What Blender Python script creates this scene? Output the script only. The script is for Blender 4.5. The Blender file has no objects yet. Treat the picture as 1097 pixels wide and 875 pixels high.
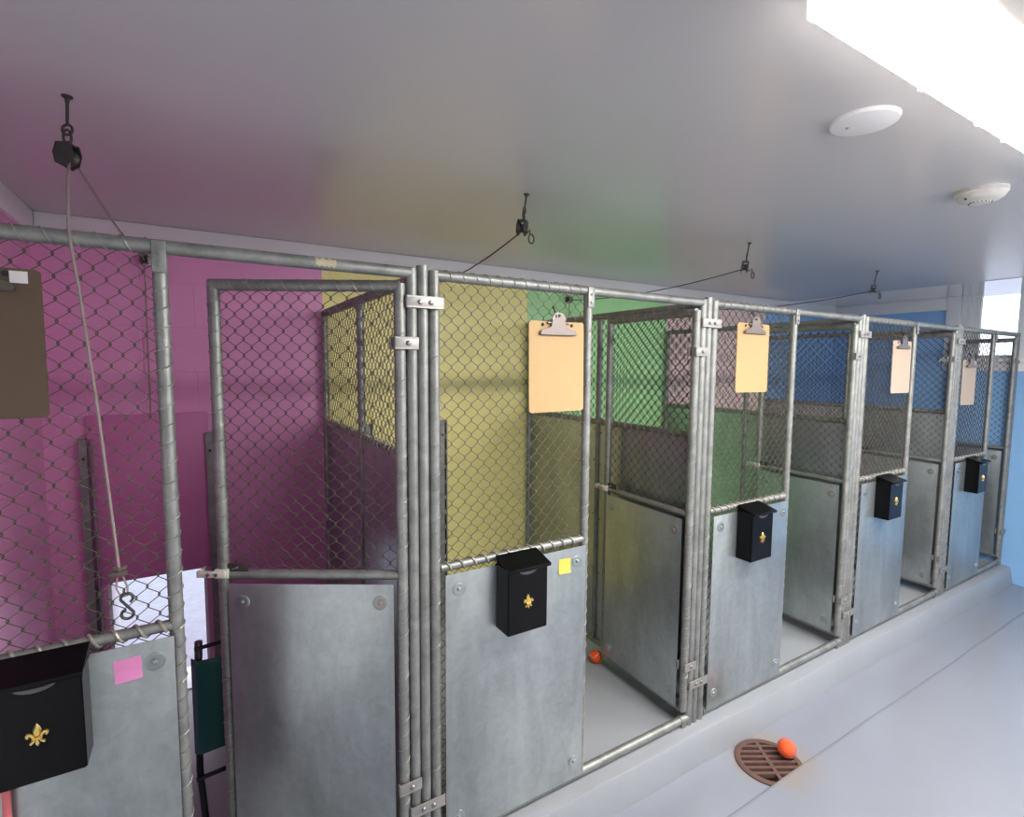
import bpy, math, random
from mathutils import Vector, Matrix
random.seed(7)
PI = math.pi
scene = bpy.context.scene
col = scene.collection

# ------------------------------------------------------------------ dimensions (metres; x along the kennel fronts, y into the runs)
FLOOR = -0.165         # corridor gutter
SLAB = -0.155          # corridor slab
KF = -0.03             # raised kennel floor
CEIL = 2.156
BACK = 1.40            # back wall face
XL = -0.56             # left wall face
XR = 5.53              # far wall face
YS = -2.45             # corridor wall behind the camera
PR = 0.0168            # pipe radius
TOP = 1.813            # top rail axis
G = [0.576, 1.844, 3.112, 4.380]                       # divider planes
FRONT = [  # left post, middle stile, right post, gate angle
    (-0.530, -0.063, G[0]-0.034, 31.0),
    (G[0]+0.036, 1.199, G[1]-0.034, 91.0),
    (G[1]+0.038, 2.470, G[2]-0.034, 91.0),
    (G[2]+0.036, 3.736, G[3]-0.034, 91.0),
    (G[3]+0.036, 5.010, 5.500, 92.0),
]

# ------------------------------------------------------------------ materials
def new_mat(name):
    m = bpy.data.materials.new(name); m.use_nodes = True
    nt = m.node_tree
    return m, nt, nt.nodes['Principled BSDF']

def srgb(r, g, b):
    f = lambda c: (c/255/12.92) if c/255 <= 0.04045 else ((c/255+0.055)/1.055)**2.4
    return (f(r), f(g), f(b), 1)

def simple(name, rgb, rough=0.5, metal=0.0, spec=0.5, noise=0.0, nscale=40.0, bump=0.0, bscale=200.0, coat=0.0):
    m, nt, p = new_mat(name)
    c = srgb(*rgb)
    p.inputs['Base Color'].default_value = c
    p.inputs['Roughness'].default_value = rough
    p.inputs['Metallic'].default_value = metal
    p.inputs['Specular IOR Level'].default_value = spec
    p.inputs['Coat Weight'].default_value = coat
    tc = nt.nodes.new('ShaderNodeTexCoord')
    if noise:
        n = nt.nodes.new('ShaderNodeTexNoise'); n.inputs['Scale'].default_value = nscale
        n.inputs['Detail'].default_value = 4
        nt.links.new(tc.outputs['Object'], n.inputs['Vector'])
        mx = nt.nodes.new('ShaderNodeMix'); mx.data_type = 'RGBA'
        mx.inputs[6].default_value = tuple(v*(1-noise) for v in c[:3])+(1,)
        mx.inputs[7].default_value = tuple(min(1, v*(1+noise)) for v in c[:3])+(1,)
        nt.links.new(n.outputs['Fac'], mx.inputs[0]); nt.links.new(mx.outputs[2], p.inputs['Base Color'])
    if bump:
        n = nt.nodes.new('ShaderNodeTexNoise'); n.inputs['Scale'].default_value = bscale
        nt.links.new(tc.outputs['Object'], n.inputs['Vector'])
        b = nt.nodes.new('ShaderNodeBump'); b.inputs['Strength'].default_value = bump; b.inputs['Distance'].default_value = 0.01
        nt.links.new(n.outputs['Fac'], b.inputs['Height']); nt.links.new(b.outputs['Normal'], p.inputs['Normal'])
    return m

def block_wall(name, rgb, swap=False, rough=0.38):
    """painted concrete block: raked joints and slight orange peel"""
    m, nt, p = new_mat(name)
    c = srgb(*rgb)
    p.inputs['Roughness'].default_value = rough
    p.inputs['Base Color'].default_value = c
    tc = nt.nodes.new('ShaderNodeTexCoord')
    sp = nt.nodes.new('ShaderNodeSeparateXYZ'); nt.links.new(tc.outputs['Object'], sp.inputs[0])
    cb = nt.nodes.new('ShaderNodeCombineXYZ')
    nt.links.new(sp.outputs['Y' if swap else 'X'], cb.inputs['X'])
    ad = nt.nodes.new('ShaderNodeMath'); ad.operation = 'ADD'; ad.inputs[1].default_value = 0.12
    nt.links.new(sp.outputs['Z'], ad.inputs[0]); nt.links.new(ad.outputs[0], cb.inputs['Y'])
    br = nt.nodes.new('ShaderNodeTexBrick')
    br.inputs['Scale'].default_value = 1.0
    br.inputs['Brick Width'].default_value = 0.405; br.inputs['Row Height'].default_value = 0.203
    br.inputs['Mortar Size'].default_value = 0.004; br.inputs['Mortar Smooth'].default_value = 0.6
    br.offset = 0.5
    nt.links.new(cb.outputs[0], br.inputs['Vector'])
    n = nt.nodes.new('ShaderNodeTexNoise'); n.inputs['Scale'].default_value = 120
    nt.links.new(tc.outputs['Object'], n.inputs['Vector'])
    s = nt.nodes.new('ShaderNodeMath'); s.operation = 'MULTIPLY_ADD'
    s.inputs[1].default_value = -1.0; nt.links.new(br.outputs['Fac'], s.inputs[0])
    ns = nt.nodes.new('ShaderNodeMath'); ns.operation = 'MULTIPLY'; ns.inputs[1].default_value = 0.25
    nt.links.new(n.outputs['Fac'], ns.inputs[0]); nt.links.new(ns.outputs[0], s.inputs[2])
    b = nt.nodes.new('ShaderNodeBump'); b.inputs['Strength'].default_value = 0.45; b.inputs['Distance'].default_value = 0.006
    nt.links.new(s.outputs[0], b.inputs['Height']); nt.links.new(b.outputs['Normal'], p.inputs['Normal'])
    return m

def galvanised(name, base, rough, metal, scale, contrast, streak=False):
    """zinc with the mottled, streaky bloom of old sheet"""
    m, nt, p = new_mat(name)
    tc = nt.nodes.new('ShaderNodeTexCoord')
    mp = nt.nodes.new('ShaderNodeMapping')
    mp.inputs['Scale'].default_value = (1, 1, 0.35 if streak else 1)
    nt.links.new(tc.outputs['Object'], mp.inputs['Vector'])
    n1 = nt.nodes.new('ShaderNodeTexNoise'); n1.inputs['Scale'].default_value = scale; n1.inputs['Detail'].default_value = 6
    n1.inputs['Roughness'].default_value = 0.65; n1.inputs['Distortion'].default_value = 0.6
    nt.links.new(mp.outputs[0], n1.inputs['Vector'])
    v = nt.nodes.new('ShaderNodeTexVoronoi'); v.inputs['Scale'].default_value = scale*9
    nt.links.new(tc.outputs['Object'], v.inputs['Vector'])
    bw = nt.nodes.new('ShaderNodeRGBToBW'); nt.links.new(v.outputs['Color'], bw.inputs[0])
    a = nt.nodes.new('ShaderNodeMath'); a.operation = 'MULTIPLY_ADD'; a.inputs[1].default_value = 0.07
    nt.links.new(bw.outputs[0], a.inputs[0]); nt.links.new(n1.outputs['Fac'], a.inputs[2])
    if streak:
        mp2 = nt.nodes.new('ShaderNodeMapping'); mp2.inputs['Scale'].default_value = (1, 1, 0.12)
        nt.links.new(tc.outputs['Object'], mp2.inputs['Vector'])
        n2 = nt.nodes.new('ShaderNodeTexNoise'); n2.inputs['Scale'].default_value = 16; n2.inputs['Detail'].default_value = 8; n2.inputs['Roughness'].default_value = 0.7
        nt.links.new(mp2.outputs[0], n2.inputs['Vector'])
        n3 = nt.nodes.new('ShaderNodeTexNoise'); n3.inputs['Scale'].default_value = 26; n3.inputs['Detail'].default_value = 8; n3.inputs['Distortion'].default_value = 1.2
        nt.links.new(tc.outputs['Object'], n3.inputs['Vector'])
        a2 = nt.nodes.new('ShaderNodeMath'); a2.operation = 'MULTIPLY_ADD'; a2.inputs[1].default_value = 0.35
        nt.links.new(n2.outputs['Fac'], a2.inputs[0]); nt.links.new(a.outputs[0], a2.inputs[2])
        a3 = nt.nodes.new('ShaderNodeMath'); a3.operation = 'MULTIPLY_ADD'; a3.inputs[1].default_value = 0.35
        nt.links.new(n3.outputs['Fac'], a3.inputs[0]); nt.links.new(a2.outputs[0], a3.inputs[2])
        a = nt.nodes.new('ShaderNodeMath'); a.operation = 'MULTIPLY'; a.inputs[1].default_value = 0.64
        nt.links.new(a3.outputs[0], a.inputs[0])
    cr = nt.nodes.new('ShaderNodeValToRGB')
    c = srgb(*base)
    cr.color_ramp.elements[0].position = 0.42 if streak else 0.36; cr.color_ramp.elements[1].position = 0.70 if streak else 0.8
    cr.color_ramp.elements[0].color = tuple(x*(1-contrast) for x in c[:3])+(1,)
    cr.color_ramp.elements[1].color = tuple(min(1, x*(1+contrast)) for x in c[:3])+(1,)
    nt.links.new(a.outputs[0], cr.inputs[0]); nt.links.new(cr.outputs[0], p.inputs['Base Color'])
    rr = nt.nodes.new('ShaderNodeMapRange'); rr.inputs[3].default_value = rough-0.08; rr.inputs[4].default_value = rough+0.1
    nt.links.new(n1.outputs['Fac'], rr.inputs[0]); nt.links.new(rr.outputs[0], p.inputs['Roughness'])
    p.inputs['Metallic'].default_value = metal
    return m

M = {}
M['pink'] = block_wall('pink block paint', (240, 164, 212))
M['pink_side'] = block_wall('pink block paint side', (240, 164, 212), swap=True)
M['yellow'] = block_wall('yellow block paint', (250, 240, 158))
M['green'] = block_wall('green block paint', (176, 232, 164))
M['salmon'] = block_wall('salmon block paint', (243, 214, 210))
M['blue'] = block_wall('blue block paint', (146, 194, 240))
M['blue_side'] = block_wall('blue block paint side', (146, 194, 240), swap=True)
M['corridor'] = block_wall('pale grey block paint', (228, 230, 234))
M['pink_flat'] = simple('pink painted board', (212, 128, 182), 0.45)
M['yellow_flat'] = simple('yellow painted board', (222, 204, 100), 0.45)
M['ceiling'] = simple('glossy ceiling paint', (206, 203, 205), 0.24, spec=0.6, bump=0.012, bscale=18)
M['soffit'] = simple('white gloss board', (216, 220, 222), 0.08, spec=1.0, coat=1.0)
M['trim'] = simple('white trim paint', (240, 238, 240), 0.4)
M['floor'] = simple('grey floor enamel', (136, 139, 149), 0.2, spec=0.5, noise=0.05, nscale=3, bump=0.03, bscale=14)
def stain_floor():
    m = M['floor']; nt = m.node_tree; p = nt.nodes['Principled BSDF']
    tc = nt.nodes.new('ShaderNodeTexCoord'); vm = nt.nodes.new('ShaderNodeVectorMath'); vm.operation = 'DISTANCE'
    vm.inputs[1].default_value = (2.098, -0.225, -0.165)
    nt.links.new(tc.outputs['Object'], vm.inputs[0])
    n = nt.nodes.new('ShaderNodeTexNoise'); n.inputs['Scale'].default_value = 14; n.inputs['Detail'].default_value = 5
    nt.links.new(tc.outputs['Object'], n.inputs['Vector'])
    a = nt.nodes.new('ShaderNodeMath'); a.operation = 'MULTIPLY_ADD'; a.inputs[1].default_value = -0.16
    nt.links.new(n.outputs['Fac'], a.inputs[0]); nt.links.new(vm.outputs['Value'], a.inputs[2])
    mr = nt.nodes.new('ShaderNodeMapRange'); mr.inputs[1].default_value = 0.135; mr.inputs[2].default_value = 0.06; mr.inputs[3].default_value = 0.0; mr.inputs[4].default_value = 0.38
    nt.links.new(a.outputs[0], mr.inputs[0])
    mx = nt.nodes.new('ShaderNodeMix'); mx.data_type = 'RGBA'; mx.inputs[7].default_value = srgb(150, 132, 104)
    old = p.inputs['Base Color'].links[0].from_socket
    nt.links.new(old, mx.inputs[6]); nt.links.new(mr.outputs[0], mx.inputs[0]); nt.links.new(mx.outputs[2], p.inputs['Base Color'])
stain_floor()
M['kfloor'] = simple('grey kennel floor enamel', (150, 153, 158), 0.3, noise=0.06, nscale=4, bump=0.05, bscale=22)
M['pipe'] = galvanised('galvanised pipe', (152, 153, 149), 0.48, 0.65, 14, 0.3)
M['wire'] = galvanised('galvanised wire', (98, 91, 81), 0.52, 0.4, 60, 0.2)
M['lacing'] = galvanised('pale lacing wire', (168, 162, 152), 0.45, 0.5, 60, 0.2)
M['sheet'] = galvanised('galvanised sheet', (174, 180, 180), 0.33, 0.8, 5, 0.22, streak=True)
M['clamp'] = simple('cast aluminium', (166, 162, 158), 0.42, 0.6, noise=0.12, nscale=90)
M['latch'] = simple('pale cast latch', (226, 220, 208), 0.5, 0.2)
M['bolt'] = simple('steel bolt', (150, 148, 146), 0.35, 0.9)
M['bronze'] = simple('dark bare steel', (84, 80, 76), 0.5, 0.7)
M['black'] = simple('black enamelled steel', (6, 6, 8), 0.25, spec=0.22)
M['tab'] = simple('lit cutout grey', (120, 120, 124), 0.4, 0.7)  # grey paints in the lit inside of the finger cut-out
M['gold'] = simple('polished brass', (246, 214, 128), 0.28, 0.95)
M['mdf'] = simple('tan hardboard', (186, 154, 106), 0.6, noise=0.06, nscale=30)
M['mdf2'] = simple('pale tan hardboard', (178, 158, 138), 0.6, noise=0.05, nscale=30)
M['darkboard'] = simple('dark brown hardboard', (92, 74, 58), 0.62, noise=0.06, nscale=30)
M['clip'] = simple('brushed clip steel', (112, 104, 100), 0.4, 0.85)
M['white'] = simple('white paper', (226, 222, 220), 0.8)
M['pinknote'] = simple('pink paper', (226, 138, 190), 0.8)
M['yellownote'] = simple('yellow paper', (216, 196, 84), 0.8)
M['rope'] = simple('grey braided rope', (150, 136, 130), 0.8, noise=0.2, nscale=300)
M['darkrope'] = simple('dark braided rope', (92, 78, 72), 0.85, noise=0.2, nscale=300)
M['rust'] = simple('rusted cast iron', (96, 70, 62), 0.75, noise=0.25, nscale=40, bump=0.2, bscale=150)
M['pit'] = simple('drain pit', (52, 36, 32), 0.9)
M['orange'] = simple('orange felt', (246, 92, 34), 0.85, noise=0.12, nscale=120, bump=0.4, bscale=400)
M['orange_b'] = simple('bright orange felt', (250, 96, 44), 0.85, noise=0.1, nscale=120, bump=0.4, bscale=400)
M['seamwhite'] = simple('pale rubber seam', (238, 214, 200), 0.7)
M['seampurple'] = simple('purple rubber seam', (146, 116, 160), 0.7)
M['felt_green'] = simple('yellow green felt', (150, 156, 92), 0.9)
M['cotgreen'] = simple('dark green coated fabric', (24, 92, 88), 0.42, bump=0.1, bscale=300)
M['cotframe'] = simple('dark steel tube', (40, 40, 52), 0.3, 0.6)
M['plastic'] = simple('off white plastic', (222, 218, 212), 0.45)
M['slot'] = simple('dark slot', (40, 38, 38), 0.8)
M['tape'] = simple('old cream tape', (196, 184, 154), 0.7, noise=0.2, nscale=80)
M['salmonpole'] = simple('salmon red plastic', (214, 112, 112), 0.4)
M['white_frame'] = simple('white window frame', (232, 234, 238), 0.35)
M['snow'] = simple('pale outdoor concrete', (160, 162, 176), 0.9, noise=0.2, nscale=22, bump=0.3, bscale=30)
M['leaf'] = simple('pale spring leaves', (150, 176, 140), 0.8)
M['bark'] = simple('tree bark', (120, 112, 104), 0.9)

def emit(name, rgb, strength):
    m, nt, p = new_mat(name)
    p.inputs['Base Color'].default_value = (0.9, 0.9, 0.9, 1)
    p.inputs['Emission Color'].default_value = rgb+(1,)
    p.inputs['Emission Strength'].default_value = strength
    return m
M['tube'] = emit('fluorescent lens', (1.0, 0.97, 0.93), 50.0)
M['tube_end'] = emit('fluorescent lens end', (1.0, 0.97, 0.93), 1.3)

m, nt, p = new_mat('window glass')
p.inputs['Base Color'].default_value = (1, 1, 1, 1); p.inputs['Roughness'].default_value = 0.0
p.inputs['Transmission Weight'].default_value = 1.0; p.inputs['IOR'].default_value = 1.02
M['glass'] = m

# ------------------------------------------------------------------ mesh building
class MB:
    def __init__(s): s.v = []; s.f = []; s.mi = []
    def add(s, v, f, mi=0):
        b = len(s.v); s.v += [tuple(p) for p in v]; s.f += [tuple(b+i for i in q) for q in f]; s.mi += [mi]*len(f); return s
    def box(s, x0, x1, y0, y1, z0, z1, mi=0, bev=0.0):
        if bev <= 0:
            v = [(x, y, z) for x in (x0, x1) for y in (y0, y1) for z in (z0, z1)]
            f = [(0, 1, 3, 2), (4, 6, 7, 5), (0, 4, 5, 1), (2, 3, 7, 6), (0, 2, 6, 4), (1, 5, 7, 3)]
            return s.add(v, f, mi)
        import bmesh
        bm = bmesh.new()
        bmesh.ops.create_cube(bm, size=1)
        for q in bm.verts:
            q.co = Vector(((x0+x1)/2+q.co.x*(x1-x0), (y0+y1)/2+q.co.y*(y1-y0), (z0+z1)/2+q.co.z*(z1-z0)))
        bmesh.ops.bevel(bm, geom=bm.edges[:], offset=bev, segments=2, affect='EDGES', profile=0.5)
        bm.verts.ensure_lookup_table(); bm.verts.index_update()
        s.add([q.co[:] for q in bm.verts], [[q.index for q in fc.verts] for fc in bm.faces], mi)
        bm.free(); return s
    def tube(s, pts, r, n=12, closed=False, caps=True, mi=0, radii=None):
        pts = [Vector(p) for p in pts]; N = len(pts)
        def tan(i):
            if closed: return (pts[(i+1) % N]-pts[i-1]).normalized()
            a = pts[min(i+1, N-1)]-pts[max(i-1, 0)]
            return a.normalized() if a.length > 1e-9 else Vector((0, 0, 1))
        t = tan(0)
        u = t.orthogonal().normalized()
        vs = []
        for i in range(N):
            t2 = tan(i)
            q = t.rotation_difference(t2); u = (q @ u); u = (u-t2*u.dot(t2)).normalized(); t = t2
            w = t.cross(u); rr = radii[i] if radii else r
            vs += [pts[i]+(u*math.cos(2*PI*k/n)+w*math.sin(2*PI*k/n))*rr for k in range(n)]
        fs = []
        for i in range(N if closed else N-1):
            j = (i+1) % N
            for k in range(n):
                l = (k+1) % n
                fs.append((i*n+k, i*n+l, j*n+l, j*n+k))
        if caps and not closed:
            fs.append(tuple(reversed(range(n)))); fs.append(tuple((N-1)*n+k for k in range(n)))
        return s.add(vs, fs, mi)
    def lathe(s, prof, c, axis='z', n=32, mi=0):
        """prof: (radius, height) pairs from one end of the axis to the other"""
        vs = []; rings = []
        for r, h in prof:
            if r < 1e-6: vs.append((0, 0, h)); rings.append([len(vs)-1])
            else:
                rings.append(list(range(len(vs), len(vs)+n)))
                vs += [(r*math.cos(2*PI*k/n), r*math.sin(2*PI*k/n), h) for k in range(n)]
        fs = []
        for a, b in zip(rings, rings[1:]):
            for k in range(n):
                l = (k+1) % n
                if len(a) == 1 and len(b) == 1: continue
                if len(a) == 1: fs.append((a[0], b[l], b[k]))
                elif len(b) == 1: fs.append((a[k], a[l], b[0]))
                else: fs.append((a[k], a[l], b[l], b[k]))
        c = Vector(c)
        mp = {'z': lambda p: (p[0], p[1], p[2]), 'y': lambda p: (p[0], p[2], p[1]), 'x': lambda p: (p[2], p[0], p[1]), '-y': lambda p: (p[0], -p[2], p[1])}[axis]
        return s.add([c+Vector(mp(p)) for p in vs], fs, mi)
    def prism(s, poly, y0, y1, mi=0, inset=0.0):
        """outline in x,z pulled from y0 to y1 (y1 is the front); inset bevels the front edge"""
        n = len(poly); cx = sum(p[0] for p in poly)/n; cz = sum(p[1] for p in poly)/n
        fr = [(cx+(x-cx)*(1-inset), cz+(z-cz)*(1-inset)) for x, z in poly]
        vs = [(x, y0, z) for x, z in poly]+[(x, y1, z) for x, z in fr]
        fs = [tuple(range(n)), tuple(reversed(range(n, 2*n)))]
        fs += [(i, n+i, n+(i+1) % n, (i+1) % n) for i in range(n)]
        return s.add(vs, fs, mi)
    def mesh(s, name, mats, smooth=True, angle=35):
        me = bpy.data.meshes.new(name)
        me.from_pydata([tuple(v) for v in s.v], [], s.f)
        for q in (mats if isinstance(mats, (list, tuple)) else [mats]): me.materials.append(q)
        me.polygons.foreach_set('material_index', s.mi)
        if smooth:
            me.polygons.foreach_set('use_smooth', [True]*len(me.polygons))
            me.set_sharp_from_angle(angle=math.radians(angle))
        import bmesh
        bm = bmesh.new(); bm.from_mesh(me); bmesh.ops.recalc_face_normals(bm, faces=bm.faces[:]); bm.to_mesh(me); bm.free()
        me.update()
        return me

def link(name, me, parent=None, loc=(0, 0, 0), rot=(0, 0, 0)):
    o = bpy.data.objects.new(name, me); col.objects.link(o)
    o.location = loc; o.rotation_euler = rot
    if parent: o.parent = parent
    return o
def obj(name, mb, mat, parent=None, loc=(0, 0, 0), rot=(0, 0, 0), smooth=True, angle=35):
    return link(name, mb.mesh(name, mat, smooth, angle), parent, loc, rot)
def tag(o, label, cat, group=None):
    o['label'] = label; o['category'] = cat
    if group: o['group'] = group
    return o
def thing(name, label, cat, loc=(0, 0, 0), rz=0.0, group=None):
    return tag(link(name, None, None, loc, (0, 0, rz)), label, cat, group)
def struct(name, mb, mat, parent=None, smooth=True, label=None):
    o = obj(name, mb, mat, parent, smooth=smooth)
    if parent is None: o['kind'] = 'structure'
    if label: o['label'] = label
    return o
def copy_tree(o, parent=None):
    c = o.copy(); col.objects.link(c)
    if parent: c.parent = parent
    for ch in list(o.children): copy_tree(ch, c)
    return c

# ------------------------------------------------------------------ the setting
# corridor floor: gutter strip with the drain hole, then the slab that steps up along a straight seam
DX, DY, DR = 2.068, -0.229, 0.1393
b = MB()
n = 64; hole = 0.126; half = 0.17
ring_o = []
for k in range(n):
    a = 2*PI*k/n; cx, cy = math.cos(a), math.sin(a); q = half/max(abs(cx), abs(cy)); ring_o.append((DX+cx*q, DY+cy*q*0.82, FLOOR))
ring_i = [(DX+hole*math.cos(2*PI*k/n), DY+hole*math.sin(2*PI*k/n), FLOOR) for k in range(n)]
b.add(ring_o+ring_i, [(k, (k+1) % n, n+(k+1) % n, n+k) for k in range(n)])
hy = half*0.82
for (x0, x1, y0, y1) in ((XL, DX-half, -0.5, -0.05), (DX+half, XR, -0.5, -0.05), (DX-half, DX+half, DY+hy, -0.05), (DX-half, DX+half, -0.5, DY-hy)):
    b.add([(x0, y0, FLOOR), (x1, y0, FLOOR), (x1, y1, FLOOR), (x0, y1, FLOOR)], [(0, 1, 2, 3)])
# drain pit
pit = [(hole, 0), (hole, -0.14), (0, -0.14)]
b.lathe(pit, (DX, DY, FLOOR), n=n, mi=1)
# slab with a slightly wavering, rounded edge
NX = 120; rows = []
for i in range(NX+1):
    x = XL+(XR-XL)*i/NX
    e = -0.312+0.002*math.sin(x*3.1)+0.001*math.sin(x*9.7)
    rows.append([(x, e+0.004, FLOOR-0.002), (x, e, SLAB-0.004), (x, e-0.006, SLAB-0.0006), (x, e-0.02, SLAB), (x, YS, SLAB)])
vs = [p for r in rows for p in r]; k = 5
b.add(vs, [(i*k+j, (i+1)*k+j, (i+1)*k+j+1, i*k+j+1) for i in range(NX) for j in range(k-1)])
struct('floor', b, [M['floor'], M['pit']], label='glossy grey painted corridor floor with a gutter along the curb')

# raised kennel slab and its curb
b = MB()
NX = 140; rows = []
for i in range(NX+1):
    x = XL+(XR-XL)*i/NX
    w = 0.004*math.sin(x*4.3+1)+0.003*math.sin(x*11.3)
    rows.append([(x, -0.088+w, FLOOR-0.004), (x, -0.0875+w, FLOOR+0.004), (x, -0.070+w*0.5, KF-0.010), (x, -0.066+w*0.5, KF-0.003), (x, -0.058+w*0.4, KF), (x, BACK+0.02, KF), (x, BACK+0.02, FLOOR-0.003)])
vs = [p for r in rows for p in r]; k = 7
b.add(vs, [(i*k+j, (i+1)*k+j, (i+1)*k+j+1, i*k+j+1) for i in range(NX) for j in range(k-1)])
struct('floor_kennel', b, M['kfloor'], label='raised grey kennel floor with a rounded curb towards the corridor')

# ceiling: main glossy panel, then a whiter board along the far wall
b = MB(); b.box(XL-0.2, 4.72, YS-0.2, BACK+0.2, CEIL, CEIL+0.1)
struct('ceiling', b, M['ceiling'], smooth=False, label='low glossy off-white ceiling')
b = MB(); b.box(4.72, XR+0.2, YS-0.2, BACK+0.2, CEIL-0.003, CEIL+0.1)
struct('ceiling_board', b, M['soffit'], smooth=False, label='whiter glossy ceiling board along the far wall')

# back wall, painted in one colour per run, with an opening behind the pink run and one behind the yellow run
OPX = (-0.372, 0.008); OPZ = 0.70
OP2 = (0.840, 1.190)
b = MB()
T = 0.20
def seg(x0, x1, z0, z1, mi): b.box(x0, x1, BACK, BACK+T, z0, z1, mi)
seg(XL-0.2, OPX[0], FLOOR-0.1, CEIL+0.05, 0); seg(OPX[0], OPX[1], OPZ, CEIL+0.05, 0); seg(OPX[1], G[0], FLOOR-0.1, CEIL+0.05, 0)
seg(G[0], OP2[0], FLOOR-0.1, CEIL+0.05, 1); seg(OP2[0], OP2[1], 0.60, CEIL+0.05, 1); seg(OP2[1], G[1], FLOOR-0.1, CEIL+0.05, 1)
seg(G[1], 3.125, FLOOR-0.1, CEIL+0.05, 2); seg(3.125, 4.385, FLOOR-0.1, CEIL+0.05, 3); seg(4.385, XR+0.2, FLOOR-0.1, CEIL+0.05, 4)
seg(OPX[0], OPX[1], FLOOR-0.1, KF, 0); seg(OP2[0], OP2[1], FLOOR-0.1, KF, 1)
struct('wall_back', b, [M['pink'], M['yellow'], M['green'], M['salmon'], M['blue']], smooth=False, label='painted block back wall in pink, yellow, green, salmon and blue')
b = MB(); b.box(XL-0.2, XL, -0.04, BACK, FLOOR-0.1, CEIL+0.05); b.box(XL-0.2, XL, YS-0.2, -0.04, FLOOR-0.1, CEIL+0.05, 1)
struct('wall_left', b, [M['pink_side'], M['corridor']], smooth=False, label='pink painted block side wall')
# far wall with the window opening and a second, unseen one added for daylight
WY = (0.008, 0.296); WO = (-0.064, 0.368); WY2 = (-1.55, -0.35); WZ = (1.63, 2.1535)
b = MB()
b.box(XR, XR+0.2, WO[1], BACK, FLOOR-0.1, CEIL+0.05); b.box(XR, XR+0.2, WY2[1], WO[0], FLOOR-0.1, CEIL+0.05); b.box(XR, XR+0.2, YS-0.2, WY2[0], FLOOR-0.1, CEIL+0.05)
b.box(XR, XR+0.2, WY2[0], WY2[1], FLOOR-0.1, 1.0); b.box(XR, XR+0.2, WY2[0], WY2[1], WZ[1], CEIL+0.05)
b.box(XR, XR+0.2, WO[0], WO[1], FLOOR-0.1, WZ[0]); b.box(XR, XR+0.2, WO[0], WO[1], CEIL, CEIL+0.05)
struct('wall_far', b, M['blue_side'], smooth=False, label='blue painted block end wall with a window and an added unseen opening')
b = MB(); b.box(XL-0.2, XR+0.2, YS-0.2, YS, FLOOR-0.1, CEIL+0.05)
struct('wall_corridor', b, M['corridor'], smooth=False)

# white boards under the ceiling
b = MB(); b.box(XL+0.02, XR-0.018, BACK-0.018, BACK, 2.046, CEIL-0.001, bev=0.003)
struct('trim_1', b, M['trim'], label='white board along the top of the back wall')
b = MB(); b.box(XL, XL+0.02, -0.6, BACK-0.018, 2.062, CEIL-0.001, bev=0.003)
struct('trim_2', b, M['trim'], label='white board along the top of the pink side wall')
b = MB(); b.box(XR-0.018, XR, 0.475, BACK, 2.046, CEIL-0.004, bev=0.003)
struct('trim_3', b, M['trim'], label='white board along the top of the blue end wall')

# window in the blue end wall
w = MB()
w.box(XR-0.02, XR, 0.372, 0.474, 1.54, CEIL-0.004, bev=0.003)          # left casing
w.box(XR-0.02, XR, -0.170, -0.070, 1.54, CEIL-0.004, bev=0.003)        # right casing
wo = struct('window_1', w, M['trim'], label='bright white framed window in the blue end wall')
w = MB(); w.box(XR-0.05, XR+0.02, -0.19, 0.49, 1.600, 1.632, bev=0.004); w.box(XR-0.016, XR, -0.17, 0.474, 1.530, 1.600, bev=0.003)
obj('window_sill', w, M['trim'], wo)
w = MB()
w.box(XR-0.012, XR+0.12, WY[1]+0.03, WO[1], 1.632, CEIL-0.004); w.box(XR+0.05, XR+0.12, WY[1]-0.012, WY[1]+0.03, 1.632, CEIL-0.004); w.box(XR-0.012, XR+0.12, WO[0], WY[0], 1.632, CEIL-0.004)
obj('jamb', w, M['white_frame'], wo, smooth=False)
w = MB()
w.box(XR+0.06, XR+0.10, WY[0], WY[0]+0.02, WZ[0], WZ[1]); w.box(XR+0.06, XR+0.10, WY[1]-0.03, WY[1], WZ[0], WZ[1])
w.box(XR+0.06, XR+0.10, WY[0], WY[1], WZ[0], WZ[0]+0.03)
obj('sash', w, M['white_frame'], wo, smooth=False)
w = MB(); w.box(XR+0.078, XR+0.082, WY[0]+0.02, WY[1]-0.03, WZ[0]+0.03, WZ[1])
obj('pane', w, M['glass'], wo, smooth=False)

# guillotine dog doors in the back wall
def dog_door(name, x0, x1, z0, z1, flat, label, c0, c1):
    b = MB(); b.box(x0, x1, BACK-0.018, BACK-0.008, z0, z1, bev=0.002)
    b.box(x0, x1, BACK-0.021, BACK-0.018, z0+(z1-z0)*0.48, z0+(z1-z0)*0.484)
    d = struct(name, b, flat, label=label)
    for c in (c0, c1):
        b = MB()
        b.box(c-0.023, c-0.017, BACK-0.034, BACK, KF, 1.219); b.box(c+0.017, c+0.023, BACK-0.034, BACK, KF, 1.219)
        b.box(c-0.023, c+0.023, BACK-0.008, BACK-0.002, KF, 1.219); b.box(c-0.023, c+0.004, BACK-0.036, BACK-0.032, KF, 1.219)
        b.lathe([(0.006, 0), (0.006, 0.006), (0, 0.007)], (c-0.008, BACK-0.035, 1.135), '-y', 12, 1)
        obj('channel', b, [M['pipe'], M['slot']], d, smooth=False)
    if name == 'door_1':
        b = MB(); o0, o1 = OPX
        b.box(o0-0.001, o0+0.012, BACK-0.004, BACK+T+0.01, KF+0.001, OPZ); b.box(o1-0.012, o1+0.001, BACK-0.004, BACK+T+0.01, KF+0.001, OPZ)
        b.box(o0, o1, BACK-0.004, BACK+T+0.01, KF-0.004, KF+0.006)
        o = obj('opening_frame', b, M['trim'], d, smooth=False); o['label'] = 'white lined opening under the raised panel'
    return d
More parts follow.
